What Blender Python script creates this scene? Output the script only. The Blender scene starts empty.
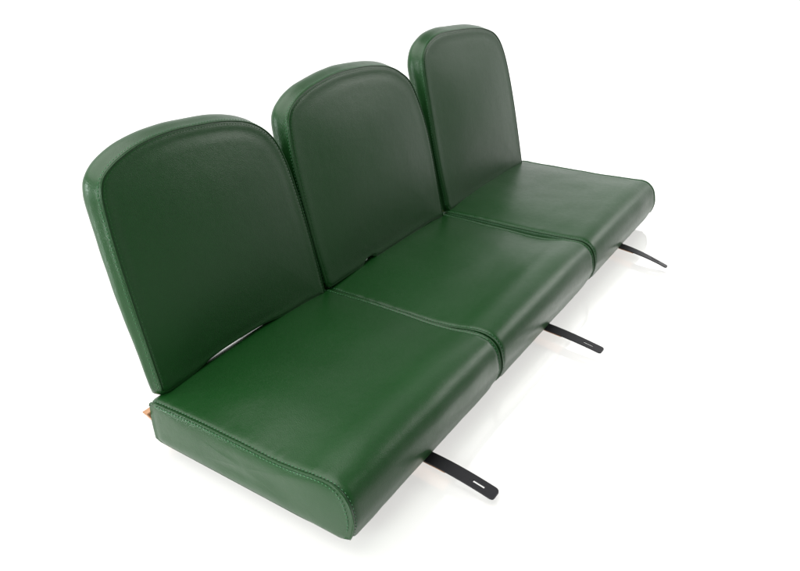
import bpy, bmesh, math, random
from mathutils import Vector, Matrix, noise
random.seed(7)
S = bpy.context.scene
C = S.collection

# ------------------------------------------------------------------ camera
FLOOR = -0.032
yaw, pitch, roll = 1.00214971, -0.50393622, 0.01466887
f_ = Vector((math.cos(pitch)*math.sin(yaw), math.cos(pitch)*math.cos(yaw), math.sin(pitch)))
r0 = Vector((math.cos(yaw), -math.sin(yaw), 0)); u0 = r0.cross(f_)
r_ = math.cos(roll)*r0 + math.sin(roll)*u0
u_ = -math.sin(roll)*r0 + math.cos(roll)*u0
cd = bpy.data.cameras.new('camera'); cam = bpy.data.objects.new('camera', cd); C.objects.link(cam)
M = Matrix((r_, u_, -f_)).transposed().to_4x4(); M.translation = Vector((-0.61946, -0.46966, 0.85545))
cam.matrix_world = M
cd.sensor_width = 36; cd.lens = 0.75394/0.8*36; cd.clip_start = 0.01; cd.clip_end = 200
S.camera = cam

# ------------------------------------------------------------------ light
w = bpy.data.worlds.new("World"); S.world = w; w.use_nodes = True
WN = w.node_tree.nodes; WL = w.node_tree.links
BG = WN['Background']; BG.inputs[1].default_value = 1.0
# the lit white studio: a dim room, a bright backdrop low behind the seats
tcw = WN.new('ShaderNodeTexCoord'); nrmw = WN.new('ShaderNodeVectorMath'); nrmw.operation = 'NORMALIZE'
WL.new(tcw.outputs['Generated'], nrmw.inputs[0])
sep = WN.new('ShaderNodeSeparateXYZ'); WL.new(nrmw.outputs[0], sep.inputs[0])
dotn = WN.new('ShaderNodeVectorMath'); dotn.operation = 'DOT_PRODUCT'
WL.new(nrmw.outputs[0], dotn.inputs[0]); dotn.inputs[1].default_value = (0.80, 0.60, 0.0)
def smooth(a, b_, src):
    m = WN.new('ShaderNodeMapRange'); m.interpolation_type = 'SMOOTHSTEP'
    m.inputs[1].default_value = a; m.inputs[2].default_value = b_; WL.new(src, m.inputs[0]); return m.outputs[0]
el = smooth(0.74, 0.44, sep.outputs['Z']); az = smooth(0.10, 0.62, dotn.outputs['Value'])
mul = WN.new('ShaderNodeMath'); mul.operation = 'MULTIPLY'; WL.new(el, mul.inputs[0]); WL.new(az, mul.inputs[1])
ma = WN.new('ShaderNodeMath'); ma.operation = 'MULTIPLY_ADD'; WL.new(mul.outputs[0], ma.inputs[0])
ma.inputs[1].default_value = 1.0; ma.inputs[2].default_value = 0.27
cmb = WN.new('ShaderNodeCombineColor')
for i in range(3): WL.new(ma.outputs[0], cmb.inputs[i])
WL.new(cmb.outputs[0], BG.inputs[0])

def area(name, loc, target, size, power, col=(1, 1, 1), size_y=None):
    l = bpy.data.lights.new(name, 'AREA'); l.energy = power; l.color = col
    l.size = size
    if size_y: l.shape = 'RECTANGLE'; l.size_y = size_y
    o = bpy.data.objects.new(name, l); C.objects.link(o); o.location = loc
    o.rotation_euler = (Vector(target)-Vector(loc)).to_track_quat('-Z', 'Y').to_euler()
    return o
area('overhead_softbox', (-0.9, 3.6, 6.0), (0.4, 2.9, 0), 8.5, 850, (1.0, 0.99, 0.97), 8.5)
area('side_softbox', (-2.4, 0.2, 1.3), (0.2, 0.3, 0.1), 1.0, 60, (0.92, 1.0, 0.96), 1.0)
area('front_softbox', (3.4, -1.6, 1.75), (0.8, 0.1, 0.1), 1.7, 34, (1.0, 0.99, 0.96), 1.1)
area('rim_softbox', (-2.2, 2.9, 0.8), (0.2, 0.5, 0.3), 0.5, 46, (0.90, 1.0, 0.96), 0.55)
# backlight under the translucent table top
area('table_backlight', (1.4, 1.4, -2.5), (1.4, 1.4, 0), 7.5, 315, (1.0, 0.985, 0.96), 7.0)

S.view_settings.view_transform = 'Standard'; S.view_settings.look = 'None'
S.view_settings.exposure = 0.17; S.view_settings.gamma = 1

# ------------------------------------------------------------------ materials
def mat(name):
    m = bpy.data.materials.new(name); m.use_nodes = True
    return m, m.node_tree.nodes, m.node_tree.links, m.node_tree.nodes['Principled BSDF']

def leather(name, col, rough=0.35, stitched=False):
    m, N, L, P = mat(name)
    tc = N.new('ShaderNodeTexCoord')
    n1 = N.new('ShaderNodeTexNoise'); n1.inputs['Scale'].default_value = 7; n1.inputs['Detail'].default_value = 5
    L.new(tc.outputs['Object'], n1.inputs['Vector'])
    mx = N.new('ShaderNodeMix'); mx.data_type = 'RGBA'
    mx.inputs[6].default_value = (*[c*0.55 for c in col], 1); mx.inputs[7].default_value = (*[c*1.45 for c in col], 1)
    n4 = N.new('ShaderNodeTexNoise'); n4.inputs['Scale'].default_value = 420; n4.inputs['Detail'].default_value = 4; n4.inputs['Roughness'].default_value = 0.7
    L.new(tc.outputs['Object'], n4.inputs['Vector'])
    av = N.new('ShaderNodeMath'); av.operation = 'MULTIPLY_ADD'; av.inputs[1].default_value = 0.25; L.new(n1.outputs['Fac'], av.inputs[0])
    hf = N.new('ShaderNodeMath'); hf.operation = 'MULTIPLY'; hf.inputs[1].default_value = 0.75; L.new(n4.outputs['Fac'], hf.inputs[0])
    L.new(hf.outputs[0], av.inputs[2]); L.new(av.outputs[0], mx.inputs[0]); L.new(mx.outputs[2], P.inputs['Base Color'])
    v = N.new('ShaderNodeTexVoronoi'); v.feature = 'DISTANCE_TO_EDGE'; v.inputs['Scale'].default_value = 360
    n2 = N.new('ShaderNodeTexNoise'); n2.inputs['Scale'].default_value = 90; n2.inputs['Detail'].default_value = 3
    n3 = N.new('ShaderNodeTexNoise'); n3.inputs['Scale'].default_value = 9; n3.inputs['Detail'].default_value = 2
    for n in (v, n2, n3): L.new(tc.outputs['Object'], n.inputs['Vector'])
    b0 = N.new('ShaderNodeBump'); b0.inputs['Strength'].default_value = 0.07; b0.inputs['Distance'].default_value = 0.02
    L.new(n3.outputs['Fac'], b0.inputs['Height'])
    b1 = N.new('ShaderNodeBump'); b1.inputs['Strength'].default_value = 0.10; b1.inputs['Distance'].default_value = 0.002
    L.new(n2.outputs['Fac'], b1.inputs['Height']); L.new(b0.outputs[0], b1.inputs['Normal'])
    b2 = N.new('ShaderNodeBump'); b2.inputs['Strength'].default_value = 0.42; b2.inputs['Distance'].default_value = 0.0006
    L.new(v.outputs['Distance'], b2.inputs['Height']); L.new(b1.outputs[0], b2.inputs['Normal'])
    L.new(b2.outputs[0], P.inputs['Normal'])
    mr = N.new('ShaderNodeMapRange'); mr.inputs[3].default_value = rough-0.05; mr.inputs[4].default_value = rough+0.06
    L.new(n2.outputs['Fac'], mr.inputs[0]); L.new(mr.outputs[0], P.inputs['Roughness'])
    P.inputs['IOR'].default_value = 1.385
    return m
LEATHER = leather('green_leather', (0.0044, 0.0375, 0.0062))
THREAD, N, L, P = mat('green_thread')
P.inputs['Base Color'].default_value = (0.036, 0.15, 0.058, 1); P.inputs['Roughness'].default_value = 0.6

BLACK, N, L, P = mat('black_steel')
P.inputs['Base Color'].default_value = (0.010, 0.010, 0.012, 1); P.inputs['Roughness'].default_value = 0.46; P.inputs['IOR'].default_value = 1.33
n = N.new('ShaderNodeTexNoise'); n.inputs['Scale'].default_value = 260
b = N.new('ShaderNodeBump'); b.inputs['Strength'].default_value = 0.15; b.inputs['Distance'].default_value = 0.001
L.new(n.outputs['Fac'], b.inputs['Height']); L.new(b.outputs[0], P.inputs['Normal'])

CLOTH, N, L, P = mat('black_lining')
P.inputs['Base Color'].default_value = (0.012, 0.014, 0.013, 1); P.inputs['Roughness'].default_value = 0.8

WOOD, N, L, P = mat('plywood')
tc = N.new('ShaderNodeTexCoord'); mp = N.new('ShaderNodeMapping'); mp.inputs['Scale'].default_value = (3, 40, 60)
n = N.new('ShaderNodeTexNoise'); n.inputs['Scale'].default_value = 4; n.inputs['Detail'].default_value = 6
cr = N.new('ShaderNodeValToRGB'); cr.color_ramp.elements[0].color = (0.30, 0.14, 0.06, 1); cr.color_ramp.elements[1].color = (0.50, 0.27, 0.15, 1)
L.new(tc.outputs['Object'], mp.inputs[0]); L.new(mp.outputs[0], n.inputs['Vector']); L.new(n.outputs['Fac'], cr.inputs[0])
L.new(cr.outputs[0], P.inputs['Base Color']); P.inputs['Roughness'].default_value = 0.6

# translucent white acrylic sheet of a shooting table, polished
FLOORM, N, L, P = mat('white_acrylic'); N.remove(P)
tc = N.new('ShaderNodeTexCoord'); n = N.new('ShaderNodeTexNoise'); n.inputs['Scale'].default_value = 30; n.inputs['Detail'].default_value = 4
mr = N.new('ShaderNodeMapRange'); mr.inputs[3].default_value = 0.02; mr.inputs[4].default_value = 0.05
L.new(tc.outputs['Object'], n.inputs['Vector']); L.new(n.outputs['Fac'], mr.inputs[0])
df = N.new('ShaderNodeBsdfDiffuse'); tr = N.new('ShaderNodeBsdfTranslucent'); gl = N.new('ShaderNodeBsdfGlossy')
df.inputs[0].default_value = (0.60, 0.60, 0.595, 1); tr.inputs[0].default_value = (0.95, 0.95, 0.94, 1); gl.inputs[0].default_value = (1, 1, 1, 1)
L.new(mr.outputs[0], gl.inputs['Roughness'])
m1 = N.new('ShaderNodeMixShader'); m1.inputs[0].default_value = 0.40; L.new(df.outputs[0], m1.inputs[1]); L.new(tr.outputs[0], m1.inputs[2])
fr = N.new('ShaderNodeFresnel'); fr.inputs['IOR'].default_value = 2.7
geo = N.new('ShaderNodeNewGeometry'); inv = N.new('ShaderNodeMath'); inv.operation = 'SUBTRACT'; inv.inputs[0].default_value = 1
L.new(geo.outputs['Backfacing'], inv.inputs[1])
mm = N.new('ShaderNodeMath'); mm.operation = 'MULTIPLY'; L.new(fr.outputs[0], mm.inputs[0]); L.new(inv.outputs[0], mm.inputs[1])
m2 = N.new('ShaderNodeMixShader'); L.new(mm.outputs[0], m2.inputs[0]); L.new(m1.outputs[0], m2.inputs[1]); L.new(gl.outputs[0], m2.inputs[2])
L.new(m2.outputs[0], N['Material Output'].inputs['Surface'])

# ------------------------------------------------------------------ helpers
def link(name, bm, m, parent=None, smooth=True, mods=None):
    me = bpy.data.meshes.new(name)
    bmesh.ops.recalc_face_normals(bm, faces=bm.faces)
    bm.to_mesh(me); bm.free()
    for p in me.polygons: p.use_smooth = smooth
    me.materials.append(m)
    o = bpy.data.objects.new(name, me); C.objects.link(o)
    if parent: o.parent = parent
    return o

def loft(bm, rings, cap0=None, cap1=None):
    """rings: lists of equal length of closed loops; cap points close the ends in a fan"""
    R = [[bm.verts.new(p) for p in r] for r in rings]
    n = len(R[0])
    for a, b_ in zip(R, R[1:]):
        for i in range(n):
            j = (i+1) % n
            bm.faces.new((a[i], a[j], b_[j], b_[i]))
    for c, r in ((cap0, R[0]), (cap1, R[-1])):
        if c is not None:
            v = bm.verts.new(c)
            for i in range(n): bm.faces.new((r[i], r[(i+1) % n], v))
    return R

def catmull(pts, per=8):
    out = []
    n = len(pts)
    for i in range(n-1):
        p0 = pts[max(i-1, 0)]; p1 = pts[i]; p2 = pts[i+1]; p3 = pts[min(i+2, n-1)]
        for k in range(per):
            t = k/per
            out.append(tuple(0.5*((2*b)+(-a+c)*t+(2*a-5*b+4*c-d)*t*t+(-a+3*b-3*c+d)*t**3) for a, b, c, d in zip(p0, p1, p2, p3)))
    out.append(tuple(pts[-1]))
    return out

def resample(pts, step):
    """even arc-length resampling of an open polyline"""
    P_ = [Vector(p) for p in pts]; L_ = [0]
    for a, b_ in zip(P_, P_[1:]): L_.append(L_[-1]+(b_-a).length)
    n = max(2, int(round(L_[-1]/step))); out = []; k = 0
    for i in range(n+1):
        s = L_[-1]*i/n
        while k < len(L_)-2 and L_[k+1] < s: k += 1
        t = (s-L_[k])/max(L_[k+1]-L_[k], 1e-9)
        out.append(P_[k].lerp(P_[k+1], min(max(t, 0), 1)))
    return out

def stitches(bm, path, normals, dash=0.0042, pitch=0.0066, rad=0.00055, lift=0.0003):
    """little thread dashes laid along a path (points even 1 mm apart)"""
    acc = 0; i = 0; n = len(path)
    stepn = max(2, int(pitch/0.0011)); dn = max(1, int(dash/0.0011))
    while i+dn < n:
        a = path[i]; c = path[i+dn]; m_ = path[i+dn//2]
        nn = normals[i+dn//2]
        t = (c-a).normalized(); s = t.cross(nn).normalized()
        jit = s*random.uniform(-.0002, .0002)
        rings = []
        for q, h, rr in ((a, -0.0004, .5), (m_.lerp(a, .5), lift, 1), (m_.lerp(c, .5), lift, 1), (c, -0.0004, .5)):
            ctr = q+nn*h+jit
            rings.append([ctr+(s*math.cos(k*math.pi/3)+nn*math.sin(k*math.pi/3))*rad*rr for k in range(6)])
        loft(bm, rings, a-nn*.0004+jit, c-nn*.0004+jit)
        i += stepn
    return bm

# ------------------------------------------------------------------ setting
bm = bmesh.new()
bmesh.ops.create_grid(bm, x_segments=1, y_segments=1, size=40)
fl = link('floor', bm, FLOORM, smooth=False); fl.location.z = FLOOR; fl['kind'] = 'structure'

# ------------------------------------------------------------------ seat cushion
D = 0.418
FRONT = [(0.070, 0.0905), (0.040, 0.0925), (0.020, 0.0855), (0.008, 0.071), (0.001, 0.050), (-0.001, 0.032), (0.002, 0.012), (0.006, 0.000)]
TOPS = [
 [(0.418, 0.068), (0.410, 0.0755), (0.366, 0.0785), (0.30, 0.0815), (0.22, 0.0820), (0.155, 0.0820), (0.11, 0.0845)]+FRONT,
 [(0.418, 0.066), (0.410, 0.0725), (0.366, 0.0735), (0.30, 0.0745), (0.22, 0.0755), (0.155, 0.0765), (0.11, 0.0815)]+FRONT,
 [(0.418, 0.068), (0.410, 0.0755), (0.366, 0.0775), (0.30, 0.0800), (0.22, 0.0825), (0.155, 0.0850), (0.11, 0.0880)]+FRONT,
]

def cushion_profile(TOP):
    top = resample(catmull([(y, z, 0) for y, z in TOP], 10), 0.0055)
    bottom = resample([(0.006, 0, 0), (0.012, -0.004, 0), (0.410, -0.004, 0), (0.417, 0.0, 0)], 0.012)[1:]
    back = resample([(0.417, 0.0, 0), (0.420, 0.034, 0), (0.418, 0.068, 0)], 0.008)[1:-1]
    return [(v.x, v.y) for v in top+bottom+back], len(top)

def make_cushion(parent, width, seed, TOP, swell=1.0):
    prof, ntop = cushion_profile(TOP)
    n = len(prof)
    cy, cz = 0.21, 0.040
    nrm = []
    for i in range(n):
        a = prof[i-1]; b_ = prof[(i+1) % n]
        t = Vector((b_[0]-a[0], b_[1]-a[1])); t.normalize(); v = Vector((t.y, -t.x))
        if v.dot(Vector((prof[i][0]-cy, prof[i][1]-cz))) < 0: v = -v
        nrm.append(v)
    def wgt(i):                        # how much a profile point takes part in the crown of the top panel
        y, z = prof[i]
        return max(0, min(1, (z-0.015)/0.05))
    def dE_t(u):                       # 0 in the middle of the front edge, 1 right at its ends
        a = min(u, 1-u)*width
        return max(0, 1-a/(.050 if u > .5 else .022))
    def station(x, u, off):
        e = 1-abs(2*u-1)**3.2
        ring = []
        for i, (y, z) in enumerate(prof):
            k = wgt(i)
            crown = swell*(0.0105*e*k)*(1 if y > 0.06 else 0.45+0.55*max(0, y)/0.06)
            nz = noise.noise(Vector((x*5+seed, y*5, 0)))*0.0014*k*e + noise.noise(Vector((x*14+seed, y*16, z*12)))*0.0009*k
            dE = min(x, width-x)
            nz += noise.noise(Vector((seed+(x > width/2)*9, i*.55, 2)))*.0011*k*math.exp(-((dE-.010)/.010)**2)
            p = Vector((y, z))+nrm[i]*(off*k+crown+nz)
            if p.x < .2 and p.y < .03:          # lower front edge: uneven pull of the cover, a tuck near either end
                q_ = (1-max(0, p.y)/.03)*max(0, min(1, (.10-p.x)/.08))
                tk = .0045*(1/(1+math.exp(-(dE_t(u)-.5)*22)))
                p.y += q_*(noise.noise(Vector((x*9+seed, 4, 1)))*.0022+noise.noise(Vector((x*40+seed, 8, 1)))*.0007+tk)
            ring.append(Vector((x, p.x, max(p.y, -0.004))))
        return ring
    def side(x, sgn, s, bulge):        # rings of the flat side panel, shrinking to its middle
        out = []
        for (y, z) in prof:
            py = cy+(y-cy)*s if s < .93 else y-(y-cy)*(1-s)
            pz = cz+(z-cz)*s
            wv = noise.noise(Vector((py*14, pz*18, seed+sgn*3)))*0.0015
            out.append(Vector((x+sgn*(bulge+wv*(1-s)*3), py, pz)))
        return out
    bm = bmesh.new()
    rings = []
    for s, bg in ((.2, .0035), (.45, .0033), (.65, .003), (.8, .0024), (.9, .0016), (.95, .0006), (.975, -.0006)):
        rings.append(side(0, -1, s, bg))
    xs = [0.0, .0012, .003, .0045, .006, .0085, .012, .018, .027, .040, .058]
    offs = [0.0, .0014, .0016, -.0006, -.0009, .0004, .0010, .0008, .0004, 0, 0]
    st = [(x, o) for x, o in zip(xs, offs)]
    m_ = 26
    mid = [(0.058+(width-0.116)*k/m_, 0) for k in range(1, m_)]
    st = st+mid+[(width-x, o) for x, o in reversed(st)]
    for x, o in st: rings.append(station(x, x/width, o))
    for s, bg in reversed(((.2, .0035), (.45, .0033), (.65, .003), (.8, .0024), (.9, .0016), (.95, .0006), (.975, -.0006))):
        rings.append(side(width, 1, s, bg))
    loft(bm, rings, Vector((-.0035, cy, cz)), Vector((width+.0035, cy, cz)))
    cu = link('seat_cushion', bm, LEATHER, parent)
    # two rows of stitching either side of the seam round the top panel, and a raised welt between
    for x0, sg in ((0, 1), (width, -1)):
        sb = bmesh.new()
        for dx in (0.0062,):
            ring = station(x0+sg*dx, dx/width, 0.0006)[:ntop-1]
            path = resample(ring[1:], 0.0011)
            nn = []
            for i in range(len(path)):
                t = path[min(i+1, len(path)-1)]-path[max(i-1, 0)]
                v = Vector((0, t.z, -t.y)).normalized()
                if v.dot(path[i]-Vector((path[i].x, cy, cz))) < 0: v = -v
                nn.append(v)
            stitches(sb, path, nn)
        ring = side(x0, -sg, .955, .0004)
        ring = [Vector((x0-sg*.0014, p.y, p.z)) for p in ring][:ntop-3]
        path = resample(ring[2:], 0.0011)
        stitches(sb, path, [Vector((-sg, 0, 0))]*len(path))
        link('stitching', sb, THREAD, cu)
    for x0, sg in ((0, 1), (width, -1)):
        wb = bmesh.new()
        base = station(x0+sg*.0006, 0.0012, 0.0006)[:ntop]
        rr = []
        for i, p in enumerate(base):
            nv = Vector((0, nrm[i].x, nrm[i].y))
            rr.append([p+(Vector((1, 0, 0))*math.cos(k*math.pi/4)+nv*math.sin(k*math.pi/4))*0.0013 for k in range(8)])
        loft(wb, rr, base[0], base[-1])
        link('welt_seam', wb, LEATHER, cu)
    # black lining board under the cushion
    bb = bmesh.new()
    bmesh.ops.create_cube(bb, size=1)
    bmesh.ops.scale(bb, vec=(width-0.014, D-0.022, 0.0035), verts=bb.verts)
    bmesh.ops.translate(bb, vec=(width/2, D/2+0.002, -0.0059), verts=bb.verts)
    bmesh.ops.bevel(bb, geom=bb.edges[:], offset=0.001, segments=1, affect='EDGES')
    link('base_board', bb, CLOTH, cu, smooth=False)
    return cu

# ------------------------------------------------------------------ backrest
TH = math.radians(14)
Y0, Z0 = 0.404, 0.090
UP = Vector((0, math.sin(TH), math.cos(TH))); BK = Vector((0, math.cos(TH), -math.sin(TH)))
OUT = [
 [(.020,.002),(.0205,.066),(.021,.141),(.023,.24),(.028,.315),(.034,.345),(.048,.364),(.080,.380),(.129,.3925),(.19,.3965),(.253,.392),(.313,.384),(.365,.369),(.401,.346),(.424,.314),(.438,.265),(.446,.19),(.451,.10),(.452,-.014)],
 [(-.012,.002),(-.0135,.02),(-.018,.08),(-.020,.155),(-.020,.247),(-.015,.315),(-.006,.351),(.017,.373),(.063,.391),(.119,.4005),(.174,.4045),(.249,.402),(.307,.395),(.357,.383),(.396,.364),(.431,.333),(.453,.275),(.465,.213),(.468,.12),(.466,-.014)],
 [(.004,.002),(.003,.03),(-.002,.09),(-.003,.161),(.000,.26),(.002,.322),(.006,.364),(.021,.391),(.053,.410),(.105,.4205),(.187,.418),(.298,.407),(.364,.392),(.405,.370),(.431,.331),(.446,.265),(.453,.156),(.451,-.014)],
]
GAPS = [[(.205, .105, .0125)], [(.143, .022, .0115)], []]      # where daylight shows under a backrest
BASE = [-.006, -.008, -.012]
def make_backrest(parent, k, seed):
    xs = [p[0] for p in OUT[k]]
    up = resample([(a, b_, 0) for a, b_ in catmull(OUT[k], 10)], 0.006)
    x0, x1 = OUT[k][0][0], OUT[k][-1][0]
    nb = 60; bot = []
    for i in range(1, nb):
        t = i/nb; u = x1+(x0-x1)*t
        e = min(u-x0, x1-u)
        v = BASE[k]-.006*(t < .12)*(1-t/.12)
        lift = sum(h*math.exp(-((u-uc)/wd)**4) for uc, wd, h in GAPS[k])
        if u-x0 < .010: v += (.010-e)*.6
        bot.append(Vector((u, v, lift)))
    O = [(v.x, v.y) for v in up+bot]; LIFT = [v.z for v in up+bot]
    n = len(O); nup = len(up)
    cx = (x0+x1)/2; cv = 0.2
    nrm = []
    for i in range(n):
        a = O[i-3]; b_ = O[(i+3) % n]
        t = Vector((b_[0]-a[0], b_[1]-a[1])).normalized(); v = Vector((t.y, -t.x))
        if v.dot(Vector((O[i][0]-cx, O[i][1]-cv))) < 0: v = -v
        nrm.append(v)
    def P3(u, v, d): return Vector((u, Y0, Z0))+UP*v+BK*d
    def thick(v): return 0.030+0.020*max(0, min(1, v/0.36))
    def ring(s, off, d, dt=0, crown=0):
        out = []
        for i, (u, v) in enumerate(O):
            q = Vector((cx+(u-cx)*s, cv+(v-cv)*s))
            if off < 0:
                dc = (Vector((cx, cv))-q).normalized(); q += dc*(-off)*min(1.35, 1/max(.5, -dc.dot(nrm[i])))
            else:
                q += nrm[i]*(off*(1+(1.0*max(0, nrm[i].y)**1.5 if dt > 0 else 0))+noise.noise(Vector((u*9+seed, v*9, 1)))*.0016*min(1, off/.004)+noise.noise(Vector((u*30+seed, v*30, 5)))*.0006*min(1, off/.004))
            q.y += LIFT[i]*(1 if off >= 0 else math.exp(off/.012)) if s == 1 else 0
            dd = d+dt*thick(q.y)
            nz = noise.noise(Vector((q.x*5+seed, q.y*5, 3)))*0.0010*(1-s**4) if s < 1 else 0
            out.append(P3(q.x, q.y, dd-crown*(1-s**4)*(1-min(1, abs((q.x-cx)/(x1-x0)*2))**2)*(1-min(1, abs((q.y-cv)/.215))**2)-nz))
        return out
    bm = bmesh.new(); R = []
    CR = 0.011
    for s in (.08, .25, .42, .58, .70, .80, .87): R.append(ring(s, 0, -.0012, crown=CR))
    # edge of the front panel, groove beside the seam, seam ridge, rounded side border, back panel
    for off, d in ((-.020, -.0013), (-.014, -.0014), (-.010, -.0013), (-.0075, -.0011), (-.005, -.0007), (-.0035, .0000), (-.0020, .0008), (-.0005, .0006), (.0012, .0014), (.0022, .0034)):
        R.append(ring(1, off, d))
    for off, dt in ((.0024, .16), (.0042, .28), (.0060, .42), (.0070, .56), (.0064, .70), (.0040, .84), (-.0005, .94), (-.006, 1.0)):
        R.append(ring(1, off, .001, dt))
    for s in (.93, .8, .6, .35, .1): R.append(ring(s, 0, .001, 1.02))
    loft(bm, R, P3(cx, cv, -CR-.0012), P3(cx, cv, .05))
    ob = link('backrest', bm, LEATHER, parent)
    for u in (x0+.07, x1-.07):
        hb = bmesh.new(); bmesh.ops.create_cube(hb, size=1)
        bmesh.ops.scale(hb, vec=(.030, .004, .075), verts=hb.verts)
        bmesh.ops.bevel(hb, geom=hb.edges[:], offset=0.001, segments=2, affect='EDGES')
        bmesh.ops.rotate(hb, cent=(0, 0, 0), matrix=Matrix.Rotation(-math.radians(6), 3, 'X'), verts=hb.verts)
        bmesh.ops.translate(hb, vec=(u, .4405, .078), verts=hb.verts)
        link('steel_bracket', hb, BLACK, ob, smooth=False)
    nF = -BK
    for off, d, side_ in ((-.0055, -.0009, 0), (.0028, .0050, 1)):
        sb = bmesh.new()
        pth = [p for p in ring(1, off, d)][1:nup-1]
        cen = P3(cx, cv, 0)
        path = resample(pth, 0.0011)
        nn = []
        for i in range(len(path)):
            if not side_: nn.append(nF)
            else:
                t = (path[min(i+1, len(path)-1)]-path[max(i-1, 0)]).normalized(); v = t.cross(BK).normalized()
                if v.dot(path[i]-cen) < 0: v = -v
                nn.append((v+nF*.25).normalized())
        stitches(sb, path, nn)
        link('stitching', sb, THREAD if side_ else LEATHER, ob)
    wb = bmesh.new(); rr = []
    base = ring(1, -.0002, .0004)[:nup]
    for i, p in enumerate(base):
        nv = Vector((nrm[i].x, 0, 0))+UP*nrm[i].y
        rr.append([p+(nv*math.cos(q*math.pi/4)+BK*math.sin(q*math.pi/4))*0.0011 for q in range(8)])
    loft(wb, rr, base[0], base[-1])
    link('welt_seam', wb, LEATHER, ob)
    return ob

# ------------------------------------------------------------------ steel strap
def make_strap(parent, xr, xt, z_tip, twist, bow, length=0.122):
    """flat steel strap: comes out under the cushion, bends down to the floor, rounded end with a slot"""
    hw = 0.0135; th = 0.0026
    y_start = 0.10; y_end = -length
    # 2D plan: grid with a slot hole; s runs 0..1 from root to tip
    Ls = y_start-y_end
    sl0, sl1, slw = Ls-0.044, Ls-0.022, 0.0026
    srow = sorted(set([round(Ls*i/40, 5) for i in range(36)]+[sl0-.003, sl0, sl0+.0012, sl1-.0012, sl1, sl1+.003, Ls-.008, Ls-.0055, Ls-.003, Ls-.0013, Ls-.0004, Ls]))
    srow = [s for s in srow if not (sl0 < s < sl0+.0011) and not (sl1-.0011 < s < sl1)]
    cols = [-1, -.6, -slw/hw, slw/hw, .6, 1]
    def halfw(s):
        c = 0.007
        d = s-(Ls-c)
        return hw if d <= 0 else hw-c+math.sqrt(max(0, c*c-d*d))
    def pos(s, c, off):
        y = y_start-s
        t = max(0, -y)/length
        z = -0.0095+bow*4*t*(1-t)*.25+(z_tip+0.0095)*t**1.6
        x = xr+(xt-xr)*(s/Ls)
        slope = ((z_tip+0.0095)*1.6*t**.6)/length if t > 0 else 0
        a = twist*min(1, t*1.2)
        wdt = halfw(s)*c
        return Vector((x+wdt*math.cos(a)+off*math.sin(-a), y-off*slope, z+wdt*math.sin(a)+off))
    bm = bmesh.new(); V = {}
    for k, off in ((0, th/2), (1, -th/2)):
        for i, s in enumerate(srow):
            for j, c in enumerate(cols): V[k, i, j] = bm.verts.new(pos(s, c, off))
    ns, nc = len(srow), len(cols)
    def hole(i, j): return j == 2 and srow[i] >= sl0-1e-6 and srow[i+1] <= sl1+1e-6
    from collections import defaultdict
    solid = {(i, j) for i in range(ns-1) for j in range(nc-1) if not hole(i, j)}
    for (i, j) in solid:
        bm.faces.new((V[0, i, j], V[0, i, j+1], V[0, i+1, j+1], V[0, i+1, j]))
        bm.faces.new((V[1, i, j], V[1, i+1, j], V[1, i+1, j+1], V[1, i, j+1]))
        for (di, dj, a, b_) in ((-1, 0, (i, j), (i, j+1)), (1, 0, (i+1, j), (i+1, j+1)), (0, -1, (i, j), (i+1, j)), (0, 1, (i, j+1), (i+1, j+1))):
            if (i+di, j+dj) not in solid:
                bm.faces.new((V[0, a[0], a[1]], V[0, b_[0], b_[1]], V[1, b_[0], b_[1]], V[1, a[0], a[1]]))
    st = link('steel_strap', bm, BLACK, parent, smooth=False)
    # thin plywood packing glued to the underside of the strap where it enters the cushion
    pb = bmesh.new(); R = []
    for i in range(0, 12):
        s = y_start-0.06+ (0.06+0.030)*i/11
        a, b_ = pos(s, -.97, -th/2-.0002), pos(s, .97, -th/2-.0002)
        dn = Vector((0, 0, -.0016))
        R.append([a, b_, b_+dn, a+dn])
    loft(pb, R)
    link('plywood_packing', pb, WOOD, st, smooth=False)
    return st

# ------------------------------------------------------------------ the three seats
W = [0.4779, 0.4926, 0.4882]
X = [0.0, W[0], W[0]+W[1]]
labels = [
 'nearest dark green leather seat, its whole stitched left side panel showing',
 'middle dark green leather seat, squeezed between the other two',
 'farthest dark green leather seat, with the narrowest looking backrest and nothing beyond it',
]
straps = [(0.234, 0.220, FLOOR+0.013, 0.0, 0.004), (0.262, 0.230, FLOOR+0.019, -0.08, 0.004), (0.266, 0.212, FLOOR+0.012, -0.24, 0.006)]
for k in range(3):
    e = bpy.data.objects.new('seat', None); C.objects.link(e)
    e.location = (X[k], 0, 0)
    e.empty_display_size = .05
    e['label'] = labels[k]; e['category'] = 'seat'; e['group'] = 'green leather seats in a row'
    c = make_cushion(e, W[k]-0.0075, seed=11.3*k+2, TOP=TOPS[k], swell=(1, .95, 1.05)[k])
    make_backrest(e, k, seed=7.7*k+1)
    xr, xt, zt, tw, bow = straps[k]
    make_strap(e, xr, xt, zt, tw, bow)

# ------------------------------------------------------------------ wooden battens
bm = bmesh.new()
loft(bm, [[Vector((a, y, z)) for a, y, z in ((x_bot, .4232, FLOOR), (x_top, .4232, .050), (x_top, .4365, .050), (x_bot, .4365, FLOOR))]
          for x_bot, x_top in ((0.040, -0.004), (1.44, 1.44))])
for ring_ in ([v for v in bm.verts if v.co.x < .1], [v for v in bm.verts if v.co.x > .1]):
    bm.faces.new(sorted(ring_, key=lambda v: math.atan2(v.co.z, v.co.y-.43)))
bmesh.ops.bevel(bm, geom=bm.edges[:], offset=0.001, segments=2, affect='EDGES')
o = link('wooden_batten', bm, WOOD, None, smooth=False)
o['label'] = 'pale wooden batten peeking out behind the back left corner of the nearest seat'; o['category'] = 'batten'
